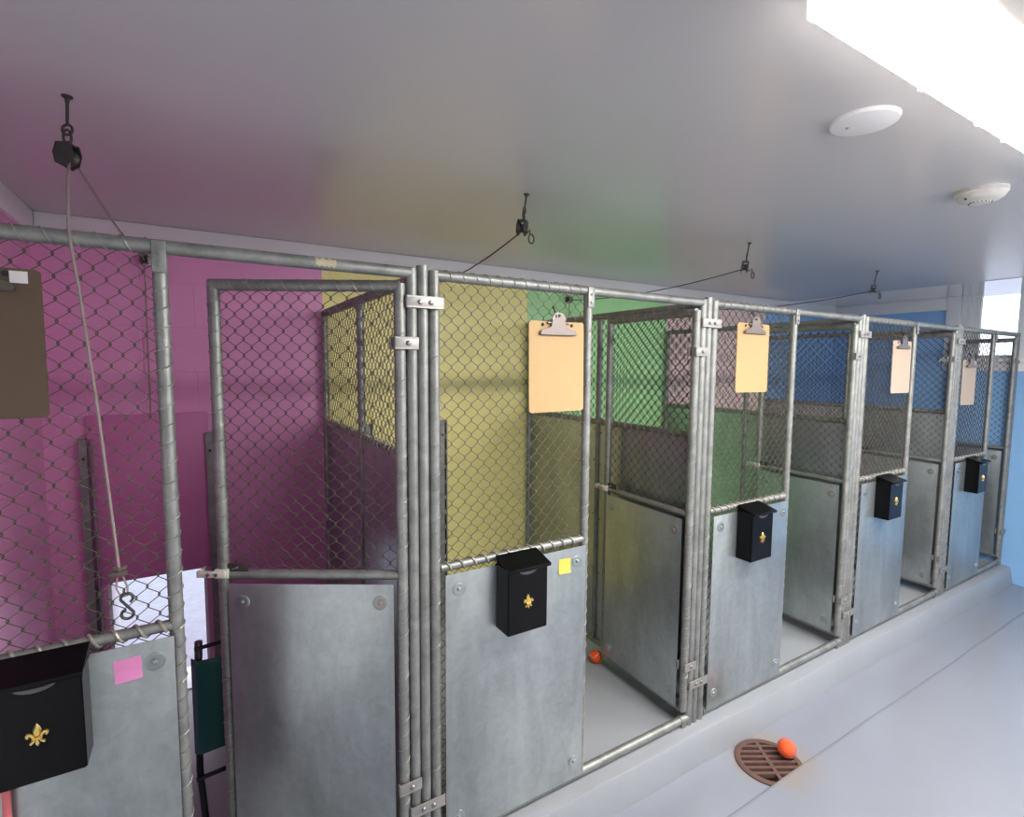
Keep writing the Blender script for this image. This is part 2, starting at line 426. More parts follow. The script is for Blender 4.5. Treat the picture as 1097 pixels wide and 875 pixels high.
d1 = dog_door('door_1', -0.414, 0.038, 0.566, 1.318, M['pink_flat'], 'raised pink guillotine dog door in grey channels on the pink wall', -0.418, 0.050)
d2 = dog_door('door_2', 0.815, 1.215, KF+0.005, 0.66, M['yellow_flat'], 'lowered yellow guillotine dog door in grey channels on the yellow wall', 0.80, 1.243)

# outdoors: pale yard beyond the dog door and a thin tree past the window
b = MB(); b.box(-14, XR+0.3, BACK+T, 26, -0.35, -0.06); b.box(XR+0.3, 30, BACK+T, 26, -0.35, -0.2); b.box(XR+0.3, 30, -16, BACK+T, -0.35, -0.2)
b.box(-14, XR+0.3, -16, YS-0.2, -0.35, -0.2)
o = struct('ground_outside', b, M['snow'], smooth=False)

# ------------------------------------------------------------------ chain link
def chain_mesh(x0, x1, z0, z1, r=0.0015, dz=0.0237, dx=0.0226):
    key = (round(x1-x0, 3), round(z1-z0, 3))
    nw = max(1, round((x1-x0)/dx)); px = (x1-x0)/nw; nz = max(2, round((z1-z0)/dz)); pz = (z1-z0)/nz
    b = MB(); ns = 4
    for kx in range(nw):
        pts = []
        for j in range(nz+1):
            right = (j+kx) % 2; q = 1 if right else -1
            x = x0+px*(kx+right)+q*0.0016; y = 0.0016*q; z = z0+pz*j
            if j > 0: pts.append(Vector((x-q*0.0009, y*0.4, z-0.0034)))
            pts.append(Vector((x, y*1.5, z)))
            if j < nz: pts.append(Vector((x-q*0.0009, y*0.4, z+0.0034)))
        vs = []; fs = []
        for j, p_ in enumerate(pts):
            for k in range(ns):
                a = 2*PI*(k+0.5)/ns
                vs.append(p_+Vector((math.cos(a)*r*1.25, math.sin(a)*r, 0)))
        for j in range(len(pts)-1):
            for k in range(ns):
                l = (k+1) % ns
                fs.append((j*ns+k, j*ns+l, (j+1)*ns+l, (j+1)*ns+k))
        b.add(vs, fs)
    return b
def helix(b, p0, p1, R, r, pitch=0.045, n=4, phase=0.0):
    p0 = Vector(p0); p1 = Vector(p1); d = p1-p0; L = d.length; t = d/L
    u = t.orthogonal().normalized(); w = t.cross(u); turns = L/pitch; steps = int(turns*10)
    b.tube([p0+t*(L*i/steps)+(u*math.cos(2*PI*turns*i/steps+phase)+w*math.sin(2*PI*turns*i/steps+phase))*R for i in range(steps+1)], r, n, caps=False)
def pipe(a, c, r=PR, n=16): return MB().tube([a, c], r, n)
def washer(b, x, z, y, s=1):
    """domed embossed washer with its bolt head; faces -y"""
    b.lathe([(0.0215*s, 0), (0.0215*s, 0.0022), (0.017*s, 0.0036), (0.010*s, 0.0022), (0.006*s, 0.0022), (0.006*s, 0.0065), (0.003*s, 0.0078), (0, 0.0078)], (x, y, z), '-y', 24)
    return b
def clamp_mesh(xs, z, y=0.0, h=0.036, bolts=(), right=True):
    """two pressed straps round a row of pipes, bolted between them"""
    x0, x1 = min(xs)-0.0235, max(xs)+(0.0235 if right else 0.014)
    b = MB(); b.box(x0, x1, y-PR-0.0072, y-PR-0.0024, z-h/2, z+h/2, bev=0.0016)
    b.box(x0, x1, y+PR+0.0024, y+PR+0.0072, z-h/2, z+h/2, bev=0.0016)
    for q in (-1, 1):      # folded ends of the two straps
        ya, yb = sorted((y+q*(PR+0.0072), y+q*(PR-0.005)))
        b.box(x0, x0+0.004, ya, yb, z-h/2, z+h/2, bev=0.001)
        if right: b.box(x1-0.004, x1, ya, yb, z-h/2, z+h/2, bev=0.001)
    b.box(x0+0.002, x1-0.002, y-PR-0.0085, y-PR-0.007, z+h/2-0.006, z+h/2-0.001); b.box(x0+0.002, x1-0.002, y-PR-0.0085, y-PR-0.007, z-h/2+0.001, z-h/2+0.006)
    for bx in bolts: b.lathe([(0.0075, 0), (0.0075, 0.003), (0.005, 0.006), (0, 0.007)], (bx, y-PR-0.007, z), '-y', 16, 1)
    return b

GATE_L = 0.532
gate_cache = {}
def make_gate(parent, hx, ang, L):
    """hinged at its own origin; closed it would lie along -x"""
    gl = L; zt, zm, zb = 1.772, 0.920, 0.045
    fr = MB()
    fr.tube([(0, 0, zb), (0, 0, zt+PR*0.4)], PR, 16); fr.tube([(-gl, 0, zb), (-gl, 0, zt)], PR, 16)
    fr.tube([(0, 0, zt), (-gl-PR*0.6, 0, zt)], PR, 16); fr.tube([(0, 0, zm), (-gl, 0, zm)], PR*0.86, 16); fr.tube([(0, 0, zb), (-gl, 0, zb)], PR*0.86, 16)
    g = obj('gate', fr, M['pipe'], parent, (hx, 0, 0), (0, 0, -math.radians(ang)))
    def sub(name, mb, mat, smooth=True):
        k = (name, round(gl, 3))
        if mb is None: return
        return obj(name, mb, mat, g, smooth=smooth)
    sub('chain_link', chain_mesh(-gl+0.012, -0.012, zm+0.012, zt-0.012), M['wire'], False)
    b = MB(); helix(b, (0, 0, zb+.03), (0, 0, zt-.03), PR+.0006, .0013); helix(b, (-gl, 0, zb+.03), (-gl, 0, zt-.03), PR+.0012, .0015)
    helix(b, (-.02, 0, zt), (-gl+.02, 0, zt), PR+.0012, .0014, 0.05)
    sub('lacing_wire', b, M['lacing'], False)
    b = MB(); b.box(-gl+0.0205, -0.0225, -0.021, -0.0188, 0.052, 0.898, bev=0.0006)
    sub('sheet_panel', b, M['sheet'])
    for wx in (-gl+0.062, -0.062):
        for wz in (0.843, 0.105):
            sub('washer', washer(MB(), wx, wz, -0.0208), M['clamp'] if (wx > -0.1 and wz > .5) else M['sheet'])
    # fork latch on the free stile
    b = MB(); b.box(-gl-0.070, -gl+0.014, -PR-0.0075, -PR-0.003, 0.917, 0.936, bev=0.001)
    b.box(-gl-0.070, -gl-0.062, -PR-0.004, 0.02, 0.917, 0.936, bev=0.001); b.box(-gl-0.02, -gl+0.020, -PR-0.003, PR+0.004, 0.912, 0.940, bev=0.002)
    b.lathe([(0.005, 0), (0.005, 0.004), (0, 0.005)], (-gl-0.012, -PR-0.007, 0.926), '-y', 12, 1)
    b.lathe([(0.005, 0), (0.005, 0.004), (0, 0.005)], (-gl-0.036, -PR-0.007, 0.926), '-y', 12, 1)
    b.box(-gl+0.016, -gl+0.075, -0.010, -0.006, 0.931, 0.955, 2, bev=0.001); b.tube([(-gl+0.030, -0.012, 0.940), (-gl+0.050, -0.020, 0.948)], 0.003, 8, mi=1)
    sub('latch', b, [M['latch'], M['bolt'], M['bronze']])
    return g

front_labels = [
    'galvanised chain link kennel front at the left edge, gate half open onto the pink run',
    'galvanised kennel front with a yellow note on its sheet, second from the left',
    'galvanised kennel front across the middle, third from the left, gate swung inward',
    'galvanised kennel front second from the blue end wall, gate swung inward',
    'galvanised kennel front next to the blue end wall, gate folded back along the wall',
]
fronts = []
for i, (xa, xm, xb, ang) in enumerate(FRONT):
    t = thing('kennel_fence', front_labels[i], 'kennel fence', (xa, 0, KF), group='kennel fronts along the curb')
    L = lambda x: x-xa      # local x
    def P(name, mb, mat, smooth=True):
        for k, q in enumerate(mb.v): mb.v[k] = (q[0]-xa, q[1], q[2]-KF)
        return obj(name, mb, mat, t, smooth=smooth)
    P('post', MB().tube([(xa, 0, KF), (xa, 0, TOP+PR*0.7)], PR, 16), M['pipe'])
    P('post', MB().tube([(xb, 0, KF), (xb, 0, TOP+PR*0.7)], PR, 16), M['pipe'])
    b = MB().tube([(xm, 0, 0.0), (xm, 0, TOP+0.006)], PR*0.93, 16)
    b.box(xm-0.014, xm+0.014, -PR-0.004, -PR+0.002, TOP-0.06, TOP+0.012, bev=0.002); b.lathe([(0.004, 0), (0.004, 0.004), (0, 0.005)], (xm, -PR-0.004, TOP-0.015), '-y', 10); b.lathe([(0.004, 0), (0.004, 0.004), (0, 0.005)], (xm, -PR-0.004, TOP-0.042), '-y', 10)
    P('stile', b, M['pipe'])
    P('top_rail', MB().tube([(xa, 0, TOP), (xb, 0, TOP)], PR, 16), M['pipe'])
    if i == 0:
        b = MB(); rr = PR+0.0007; vs = []; na = 9; nl = 14
        for q in range(nl+1):
            for k in range(na+1):
                lo = 150+10*math.sin(q*1.9); hi = 236+12*math.sin(q*1.3+1)-22*abs(math.sin(q*0.7))
                a = math.radians(lo+(hi-lo)*k/na); vs.append((0.277+0.052*q/nl, rr*math.cos(a), TOP-rr*math.sin(a)))
        b.add(vs, [(q*(na+1)+k, q*(na+1)+k+1, (q+1)*(na+1)+k+1, (q+1)*(na+1)+k) for q in range(nl) for k in range(na)])
        o = P('tape_remnant', b, M['tape']); o['label'] = 'cream remnant of tape on the top rail'
    P('mid_rail', MB().tube([(xa+PR, 0, 0.916), (xm-PR*0.5, 0, 0.916)], PR*0.8, 14), M['pipe'])
    b = MB().tube([(xa+PR, 0, 0.0), (xb-PR*0.4, 0, 0.0)], PR, 16)
    b.tube([(xb-0.055, 0, 0.0), (xb-0.030, 0, 0.0)], PR+0.003, 16); b.box(xb-0.050, xb-0.026, -0.016, 0.016, KF, 0.0, bev=0.002)
    P('threshold_rail', b, M['pipe'])
    P('chain_link', chain_mesh(xa+0.012, xm-0.010, 0.03, TOP-0.012), M['wire'], False)
    b = MB()
    helix(b, (xa, 0, 0.06), (xa, 0, TOP-.03), PR+.0006, .0012, 0.045); helix(b, (xm, 0, 0.03), (xm, 0, TOP-.07), PR+.0006, .0016, 0.045, phase=1)
    helix(b, (xa+.03, 0, TOP), (xm-.02, 0, TOP), PR+.0012, .0016, 0.045); helix(b, (xa+.03, 0, 0.916), (xm-.02, 0, 0.916), PR*0.8+.0022, .0036, 0.044, 6)
    P('lacing_wire', b, M['lacing'], False)
    sx0 = xa+0.026
    b = MB(); b.box(sx0, xm-0.006, -0.0215, -0.0193, 0.006, 0.897, bev=0.0006)
    P('sheet_panel', b, M['sheet'])
    for wx in (sx0+0.045, xm-0.045):
        for wz in (0.845, 0.075):
            P('washer', washer(MB(), wx, wz, -0.0214), M['sheet'])
    if i < 4:
        g = G[i]; nx = FRONT[i+1][0]
        P('post_clamp', clamp_mesh((xb, g, nx), 1.729, bolts=(g-0.016, g+0.018)), [M['clamp'], M['bolt']])
        P('post_clamp', clamp_mesh((xb, g, nx), 0.160, bolts=(g-0.016, g+0.018)), [M['clamp'], M['bolt']])
    hx = xb-0.0355
    P('gate_hinge', clamp_mesh((hx, xb), 1.610, bolts=((hx+xb)/2,), right=False), [M['clamp'], M['bolt']])
    P('gate_hinge', clamp_mesh((hx, xb), 0.250, bolts=((hx+xb)/2,), right=False), [M['clamp'], M['bolt']])
    Lg = hx-xm-0.045 if i == 4 else GATE_L
    Lg = max(0.36, min(GATE_L, Lg))
    g = make_gate(t, hx-xa, ang, Lg)
    g.location.z = -KF
    fronts.append(t)

# ------------------------------------------------------------------ dividers between the runs
def make_divider():
    t = thing('kennel_divider', '', 'kennel divider', (0, 0, KF))
    y1 = BACK-0.035; yc = 0.68
    def P(name, mb, mat, smooth=True):
        for k, q in enumerate(mb.v): mb.v[k] = (q[0], q[1], q[2]-KF)
        return obj(name, mb, mat, t, smooth=smooth)
    # local x runs into the kennel (turned 90 degrees when placed)
    P('post', MB().tube([(0, 0, KF), (0, 0, TOP+PR+0.006)], PR, 16), M['pipe'])
    P('post', MB().tube([(yc, 0, 0.03), (yc, 0, TOP)], PR*0.9, 16), M['pipe'])
    P('post', MB().tube([(y1, 0, KF), (y1, 0, TOP)], PR, 16), M['pipe'])
    P('top_rail', MB().tube([(0, 0, TOP-0.006), (y1, 0, TOP-0.006)], PR, 16), M['pipe'])
    P('mid_rail', MB().tube([(0, 0, 1.250), (y1, 0, 1.250)], PR*0.85, 14), M['pipe'])
    P('bottom_rail', MB().tube([(0, 0, 0.03), (y1, 0, 0.03)], PR, 16), M['pipe'])
    P('chain_link', chain_mesh(0.028, y1-0.012, 1.262, TOP-0.014), M['wire'], False)
    b = MB(); helix(b, (.03, 0, 1.250), (y1-.03, 0, 1.250), PR*.85+.0016, .0028, 0.044, 6); helix(b, (.03, 0, TOP-.006), (y1-.03, 0, TOP-.006), PR+.0012, .0015, 0.045)
    P('lacing_wire', b, M['lacing'], False)
    b = MB(); b.box(0.0265, y1-0.02, -0.0015, 0.0015, 0.045, 1.240, bev=0.0005)
    P('sheet_panel', b, M['sheet'])
    for sx in (yc-0.025, yc+0.025):
        for sz in (0.12, 0.42, 0.72, 1.02, 1.19):
            P('tie_bolt', MB().lathe([(0.006, 0), (0.006, 0.005), (0, 0.007)], (sx, 0.0015, sz+(0.02 if sx > yc else 0)), 'y', 10), M['bolt'])
    return t
div_labels = ['chain link and sheet divider between the pink and the yellow run',
              'chain link and sheet divider between the yellow and the green run',
              'chain link and sheet divider between the green and the salmon run',
              'chain link and sheet divider between the salmon and the blue run']
d0 = make_divider()
for i, g in enumerate(G):
    d = d0 if i == 0 else copy_tree(d0)
    d.location = (g, 0, KF); d.rotation_euler = (0, 0, PI/2)
    d['label'] = div_labels[i]; d['group'] = 'dividers between the dog runs'

# ------------------------------------------------------------------ mailboxes
def fleur():
    """gold fleur-de-lis, about 5 cm high, origin at its middle, front towards -y"""
    b = MB(); s = 0.001
    petal = [(0, 26), (5, 18), (7.5, 10), (6, 3), (3.2, -3), (-3.2, -3), (-6, 3), (-7.5, 10), (-5, 18)]
    b.prism([(x*s, z*s) for x, z in petal], 0, -0.005, inset=0.35)
    side = [(3, -3), (6, 4), (11, 9.5), (16, 9), (19, 4.5), (18, 0), (14.5, -2.5), (13, 0), (14.5, 3), (12.2, 3.6), (9, 0), (6.5, -4)]
    for q in (1, -1): b.prism([(q*x*s, z*s) for x, z in side], 0, -0.0042, inset=0.12)
    b.box(-8.5*s, 8.5*s, -0.0062, 0, -6.5*s, -2.6*s, bev=0.001)
    tail = [(0, -24), (4.4, -17), (3.4, -11), (3, -6), (-3, -6), (-3.4, -11), (-4.4, -17)]
    b.prism([(x*s, z*s) for x, z in tail], 0, -0.0045, inset=0.3)
    foot = [(3, -6), (6, -9), (11, -10.5), (13.5, -14.5), (11, -18), (8, -15.5), (5, -12.5), (3.4, -10)]
    for q in (1, -1): b.prism([(q*x*s, z*s) for x, z in foot], 0, -0.0038, inset=0.15)
    return b
def make_mailbox():
    t = thing('mailbox', '', 'mailbox')
    W2 = 0.076; D = 0.078; zb, zf = -0.118, 0.100; zk = 0.120   # y=0 is the back
    b = MB()
    v = [(-W2, -0.001, zb), (W2, -0.001, zb), (W2, -D, zb), (-W2, -D, zb), (-W2, -0.001, zk), (W2, -0.001, zk), (W2, -D, zf), (-W2, -D, zf)]
    import bmesh
    bm = bmesh.new(); bv = [bm.verts.new(q) for q in v]
    for f in ((0, 3, 2, 1), (4, 5, 6, 7), (0, 1, 5, 4), (1, 2, 6, 5), (2, 3, 7, 6), (3, 0, 4, 7)): bm.faces.new([bv[k] for k in f])
    bmesh.ops.bevel(bm, geom=bm.edges[:], offset=0.0025, segments=2, affect='EDGES'); bm.verts.index_update()
    b.add([q.co[:] for q in bm.verts], [[q.index for q in f.verts] for f in bm.faces]); bm.free()
    obj('body', b, M['black'], t)
    # lid: sloping sheet with a folded front lip
    b = MB(); W3 = W2+0.004; D3 = D+0.013
    sl = (zk-zf)/D
    def lidz(y): return zk+0.003+sl*y
    b.add([(-W3, -0.001, lidz(0)), (W3, -0.001, lidz(0)), (W3, -D3, lidz(-D3)), (-W3, -D3, lidz(-D3)),
           (-W3, -0.001, lidz(0)+0.003), (W3, -0.001, lidz(0)+0.003), (W3, -D3, lidz(-D3)+0.003), (-W3, -D3, lidz(-D3)+0.003)],
          [(0, 3, 2, 1), (4, 5, 6, 7), (0, 1, 5, 4), (1, 2, 6, 5), (2, 3, 7, 6), (3, 0, 4, 7)])
    b.box(-W3, W3, -D3-0.0015, -D3+0.0010, lidz(-D3)-0.007, lidz(-D3)+0.0035, bev=0.0008)
    b.box(-W3, -W3+0.002, -D3, -0.002, lidz(-D3)-0.006, lidz(-D3)+0.002); b.box(W3-0.002, W3, -D3, -0.002, lidz(-D3)-0.006, lidz(-D3)+0.002)
    obj('lid', b, M['black'], t)
    b = MB(); k = 14
    arc = [(0.037*math.cos(PI+PI*i/k), 0.019*math.sin(PI+PI*i/k)) for i in range(k+1)]
    arc2 = [(0.031*math.cos(2*PI-PI*i/k), 0.007*math.sin(2*PI-PI*i/k)) for i in range(k+1)]
    zz = zf-0.006
    vs = [(x, -D-0.0012, zz+z) for x, z in arc]+[(x, -D-0.006, zz+z-0.001) for x, z in reversed(arc2)]
    b.add(vs, [(i, i+1, k+1+i+1, k+1+i) for i in range(k)])
    vs2 = [(x, -D-0.0005, zz+z) for x, z in arc]+[(0, -D-0.0005, zz)]
    b.add(vs2, [(i, i+1, k+1) for i in range(k)])
    o = obj('finger_tab', b, M['tab'], t); o['label'] = 'grey half moon finger tab under the lid'
    e = obj('emblem', fleur(), M['gold'], t, (0, -D-0.0005, -0.016), angle=20); e['label'] = 'gold fleur-de-lis emblem'
    return t
mb_spots = [
    (-0.306, 0.802, 0.0, 'black wall mailbox cut off by the left edge, beside the pink note'),
    (0.893, 0.803, 0.0, 'black wall mailbox beside the yellow note, tan clipboard above it'),
    (2.142, 0.803, 0.0, 'black wall mailbox on the middle kennel front, third from the left'),
    (3.405, 0.803, 0.0, 'black wall mailbox second from the blue end wall'),
    (4.685, 0.800, 0.0, 'smallest looking black wall mailbox, nearest the blue end wall'),
]
mb0 = make_mailbox()
for i, (x, z, rz, lab) in enumerate(mb_spots):
    o = mb0 if i == 0 else copy_tree(mb0)
    o.location = (x, -0.0218, z); o.rotation_euler = (0, 0, rz); o['label'] = lab; o['group'] = 'black mailboxes on the kennel fronts'

# ------------------------------------------------------------------ clipboards
def make_clipboard(mat):
    t = thing('clipboard', '', 'clipboard')     # origin: top middle of the board, at its back
    b = MB(); w, h, r = 0.1145, 0.306, 0.011; pts = []
    for cx, cz, a0 in ((w-r, -r, 0), (-w+r, -r, 90), (-w+r, -h+r, 180), (w-r, -h+r, 270)):
        for k in range(6):
            a = math.radians(a0+18*k); pts.append((cx+r*math.cos(a), cz+r*math.sin(a)))
    b.prism(pts, 0, -0.0032, inset=0.003)
    obj('board', b, mat, t)
    b = MB()
    # pressed clip: wide foot, waisted neck, rounded crown with a hanging hole
    foot = [(-0.074, -0.045), (0.074, -0.045), (0.076, -0.040), (0.070, -0.031), (0.046, -0.025), (0.032, -0.018), (0.026, 0.000), (0.030, 0.010), (0.020, 0.024), (0.010, 0.030),
            (-0.010, 0.030), (-0.020, 0.024), (-0.030, 0.010), (-0.026, 0.000), (-0.032, -0.018), (-0.046, -0.025), (-0.070, -0.031), (-0.076, -0.040)]
    b.prism(foot, -0.0125, -0.0145, inset=0.02)
    b.box(-0.074, 0.074, -0.0145, -0.0032, -0.0465, -0.043, bev=0.0008)
    b.box(-0.030, 0.030, -0.010, -0.0032, -0.014, 0.006, bev=0.003)
    b.tube([(-0.043, -0.008, -0.006), (0.043, -0.008, -0.006)], 0.0042, 10)
    b.lathe([(0.0, 0), (0.0052, 0.0), (0.0052, 0.0012), (0, 0.0012)], (0, -0.0143, 0.018), '-y', 14, 1)
    b.lathe([(0.006, 0), (0.006, 0.0015), (0.003, 0.002), (0, 0.002)], (-0.060, -0.0032, -0.012), '-y', 10, 1); b.lathe([(0.006, 0), (0.006, 0.0015), (0.003, 0.002), (0, 0.002)], (0.060, -0.0032, -0.012), '-y', 10, 1)
    obj('clip', b, [M['clip'], M['slot']], t)
    # black wire hook over the mesh
    pts = [(-0.012, -0.016, 0.012), (-0.014, -0.010, 0.030), (-0.015, -0.004, 0.044), (-0.014, 0.003, 0.050), (-0.012, 0.006, 0.042)]
    obj('hook', MB().tube(pts, 0.0022, 8), M['black'], t)
    return t
cb_spots = [
    (-0.382, 1.738, 0.0, M['darkboard'], 'dark brown clipboard with a white label, cut off by the left edge'),
    (1.050, 1.697, -0.4, M['mdf'], 'largest tan clipboard in view, hanging above the yellow note'),
    (2.128, 1.741, 0.5, M['mdf'], 'tan clipboard hanging on the middle kennel front'),
    (3.545, 1.707, 0.4, M['mdf2'], 'pale tan clipboard second from the blue end wall'),
    (4.550, 1.604, 1.2, M['mdf2'], 'pale tan clipboard hanging lowest, nearest the blue end wall'),
]
for i, (x, z, tilt, mat, lab) in enumerate(cb_spots):
    t = make_clipboard(mat)
    t.location = (x, -0.0185, z); t.rotation_euler = (math.radians(-0.6), math.radians(tilt), 0)
    t['label'] = lab; t['group'] = 'clipboards hanging on the kennel fronts'
    if i == 0:
        b = MB(); b.box(0.044, 0.098, -0.0040, -0.0032, -0.024, -0.004)
        o = obj('label_sticker', MB().box(0.066, 0.094, -0.0042, -0.0032, -0.030, -0.006), M['white'], t, smooth=False); o['label'] = 'small white square sticker'

# ------------------------------------------------------------------ sticky notes
def note(x, z, s, tilt, mat, label):
    b = MB(); k = 8; vs = []
    for j in range(k+1):
        f = j/k
        for i in range(2):
            vs.append((s*(i-0.5), -0.0006-0.006*max(0, 0.55-f)**2*3, s*(f-0.5)))
    for j in range(k+1):
        f = j/k
        for i in range(2):
            vs.append((s*(i-0.5), -0.0001-0.006*max(0, 0.55-f)**2*3, s*(f-0.5)))
    o = 2*(k+1); fs = []
    for j in range(k): fs += [(2*j, 2*j+1, 2*j+3, 2*j+2), (o+2*j, o+2*j+2, o+2*j+3, o+2*j+1), (2*j, 2*j+2, o+2*j+2, o+2*j), (2*j+1, o+2*j+1, o+2*j+3, 2*j+3)]
    fs += [(0, o, o+1, 1), (2*k, 2*k+1, o+2*k+1, o+2*k)]
    b.add(vs, fs)
    ob = obj('sticky_note', b, mat, None, (x, -0.0215, z), (0, math.radians(tilt), 0)); tag(ob, label, 'note')
note(-0.160, 0.841, 0.052, -3, M['pinknote'], 'pink sticky note on the sheet beside the leftmost mailbox')
note(1.098, 0.838, 0.052, 3, M['yellownote'], 'yellow sticky note on the sheet, right of a black mailbox')

# ------------------------------------------------------------------ ceiling pulleys and ropes
def make_pulley(long):
    t = thing('rope_pulley', '', 'pulley')      # origin: the screw point in the ceiling
    b = MB()
    b.lathe([(0.0085, 0), (0.0085, -0.002), (0.004, -0.005), (0.003, -0.012)], (0, 0, 0), 'z', 14)
    L = 0.05 if long else 0.035
    b.tube([(0, 0, -0.003), (0, 0, -L)], 0.0026, 8)
    b.tube([(0.009*math.sin(2*PI*k/14), 0.0, -L-0.009+0.009*math.cos(2*PI*k/14)) for k in range(14)], 0.0022, 8, closed=True)
    obj('screw_eye', b, M['bronze'], t)
    z = -L-0.012
    b = MB()
    b.tube([(0.007*math.cos(2*PI*k/14), 0.007*math.sin(2*PI*k/14)*0.2, z-0.010+0.013*math.sin(2*PI*k/14)) for k in range(14)], 0.0022, 8, closed=True)
    obj('link', b, M['bronze'], t)
    z -= 0.022
    b = MB()
    for q in (-1, 1):      # cheeks of the block
        poly = [(-0.012, z), (0.012, z), (0.017, z-0.018), (0.013, z-0.036), (0, z-0.043), (-0.013, z-0.036), (-0.017, z-0.018)]
        b.prism(poly, q*0.009, q*0.0115)
    b.box(-0.010, 0.010, -0.0105, 0.0105, z-0.004, z, bev=0.001)
    obj('block', b, M['bronze'], t)
    b = MB(); b.lathe([(0, -0.008), (0.015, -0.008), (0.011, -0.002), (0.011, 0.002), (0.015, 0.008), (0, 0.008)], (0, 0, z-0.022), 'y', 20)
    obj('sheave', b, M['bronze'], t)
    return t, z-0.022
hooks = [(-0.230, 0.135), (1.030, 0.147), (2.347, 0.172), (3.683, 0.200)]
pl = ['rope pulley hooked in the ceiling over the pink run, rope hanging from it',
      'rope pulley hooked in the ceiling between the yellow and green tints',
      'rope pulley hooked in the ceiling above the middle kennel front',
      'rope pulley hooked in the ceiling nearest the window']
pz = []; PS = 1.3
for i, (x, y) in enumerate(hooks):
    t, z = make_pulley(i == 0)
    t.scale = (PS, PS, PS); t.location = (x, y, CEIL); t.rotation_euler = (math.radians(8 if i else 4), 0, math.radians((150, 38, 30, 25)[i])); t['label'] = pl[i]; t['group'] = 'ceiling pulleys for the dog doors'
    pz.append(CEIL+z*PS)
def s_hook(b, c, s=1.0, ax=(1, 0, 0)):
    ax = Vector(ax); c = Vector(c); pts = []
    for k in range(22):
        f = k/21
        a = -PI*0.2+f*PI*1.35 if False else 0
    up = [(0.010*math.cos(math.radians(a)), 0.016+0.010*math.sin(math.radians(a))) for a in range(-60, 215, 25)]
    dn = [(-0.010*math.cos(math.radians(a)), -0.016-0.010*math.sin(math.radians(a))) for a in range(190, -65, -25)]
    pts = [c+ax*(x*s)+Vector((0, 0, z*s)) for x, z in up+dn]
    b.tube(pts, 0.0028*s, 8)
def sag(p, q, d, n=14):
    p = Vector(p); q = Vector(q); return [p.lerp(q, i/n)-Vector((0, 0, d*4*(i/n)*(1-i/n))) for i in range(n+1)]
# rope of the pink run: wall pulley -> ceiling pulley -> over the top rail -> knot and S hook in front of the mesh
hx, hy = hooks[0]
pts = [(-0.182, 1.375, 1.30), (-0.180, 1.372, 1.65), (-0.176, 1.36, 1.985), (-0.178, 1.345, 2.0)]
pts = pts+sag((-0.180, 1.33, 2.003), (hx+0.006, hy+0.014, pz[0]-0.004), 0.02)+[(hx-0.002, hy-0.012, pz[0]-0.012)]
down = [(hx-0.002, hy-0.012, pz[0]-0.012), (-0.226, 0.05, 1.935), (-0.2185, -0.020, 1.838), (-0.2165, -0.026, 1.80), (-0.206, -0.028, 1.70), (-0.187, -0.029, 1.45), (-0.1655, -0.030, 1.085)]
rp = obj('pull_cord', MB().tube(pts[:-1]+down, 0.0031, 8), M['rope']); tag(rp, 'grey pull rope hanging in front of the mesh of the pink run', 'rope')
b = MB(); b.tube([(-0.1655-0.010, -0.030, 1.086), (-0.1655, -0.034, 1.082), (-0.155, -0.030, 1.086), (-0.1655, -0.026, 1.079), (-0.175, -0.030, 1.075)], 0.0048, 8)
b.box(-0.186, -0.150, -0.037, -0.024, 1.066, 1.080, bev=0.005)
o = obj('knot', b, M['darkrope'], rp); o['label'] = 'dark knot tied to the mesh'
b = MB(); b.tube([(-0.169, -0.030, 1.070), (-0.172, -0.031, 1.040), (-0.164, -0.031, 1.018), (-0.152, -0.031, 1.020), (-0.152, -0.031, 1.040), (-0.160, -0.030, 1.068)], 0.002, 6)
obj('loop', b, M['rope'], rp)
b = MB(); s_hook(b, (-0.154, -0.033, 0.996), 1.15)
obj('s_hook', b, M['bronze'], rp)
# ropes of the other runs: from the wall over the ceiling pulley, the end hook parked at the block
for i, (wx, wz) in ((1, (1.150, 2.000)), (2, (2.161, 1.985)), (3, (3.46, 2.0))):
    x, y = hooks[i]; z = pz[i]
    # keep the run of rope where it is seen: it leaves the block towards the back wall
    pts = sag((wx, 1.36, wz), (x-0.004, y+0.016, z-0.004), 0.035)+[(x, y-0.006, z-0.018), (x+0.004, y-0.018, z-0.008), (x+0.006, y-0.016, z-0.030)]
    if i == 2: pts = [(wx, 1.372, 1.33), (wx, 1.372, 1.7), (wx, 1.37, 1.96)]+pts
    rp = obj('pull_cord', MB().tube(pts, 0.0028, 8), M['darkrope'])
    tag(rp, {1: 'dark rope sagging from the ceiling pulley towards the yellow run', 2: 'dark rope sagging from the middle ceiling pulley into the green run', 3: 'dark rope sagging from the pulley nearest the window'}[i], 'rope', 'dark ropes of the dog doors')
    b = MB(); b.tube([(x+0.010+0.011*math.cos(2*PI*k/16), y-0.018, z-0.040+0.016*math.sin(2*PI*k/16)) for k in range(16)], 0.0032, 8, closed=True)
    obj('end_ring', b, M['bronze'], rp)
# small pulleys on the back wall
for (x, z, lab) in ((-0.178, 2.005, 'small pulley on the pink back wall under the white board'), (2.161, 1.995, 'small pulley on the green back wall'), (1.148, 2.008, 'small pulley on the yellow back wall'), (3.458, 2.008, 'small pulley on the salmon back wall')):
    t = thing('wall_pulley', lab, 'pulley', (x, BACK, z))
    obj('plate', MB().box(-0.012, 0.026, -0.006, 0, -0.03, 0.03, bev=0.002), M['clamp'], t)
    b = MB(); b.lathe([(0, -0.010), (0.022, -0.010), (0.017, -0.003), (0.017, 0.003), (0.022, 0.010), (0, 0.010)], (0, -0.034, -0.006), 'x', 20)
    b.box(-0.013, -0.010, -0.05, -0.004, -0.02, 0.014); b.box(0.010, 0.013, -0.05, -0.004, -0.02, 0.014)
    obj('sheave', b, M['bronze'], t)

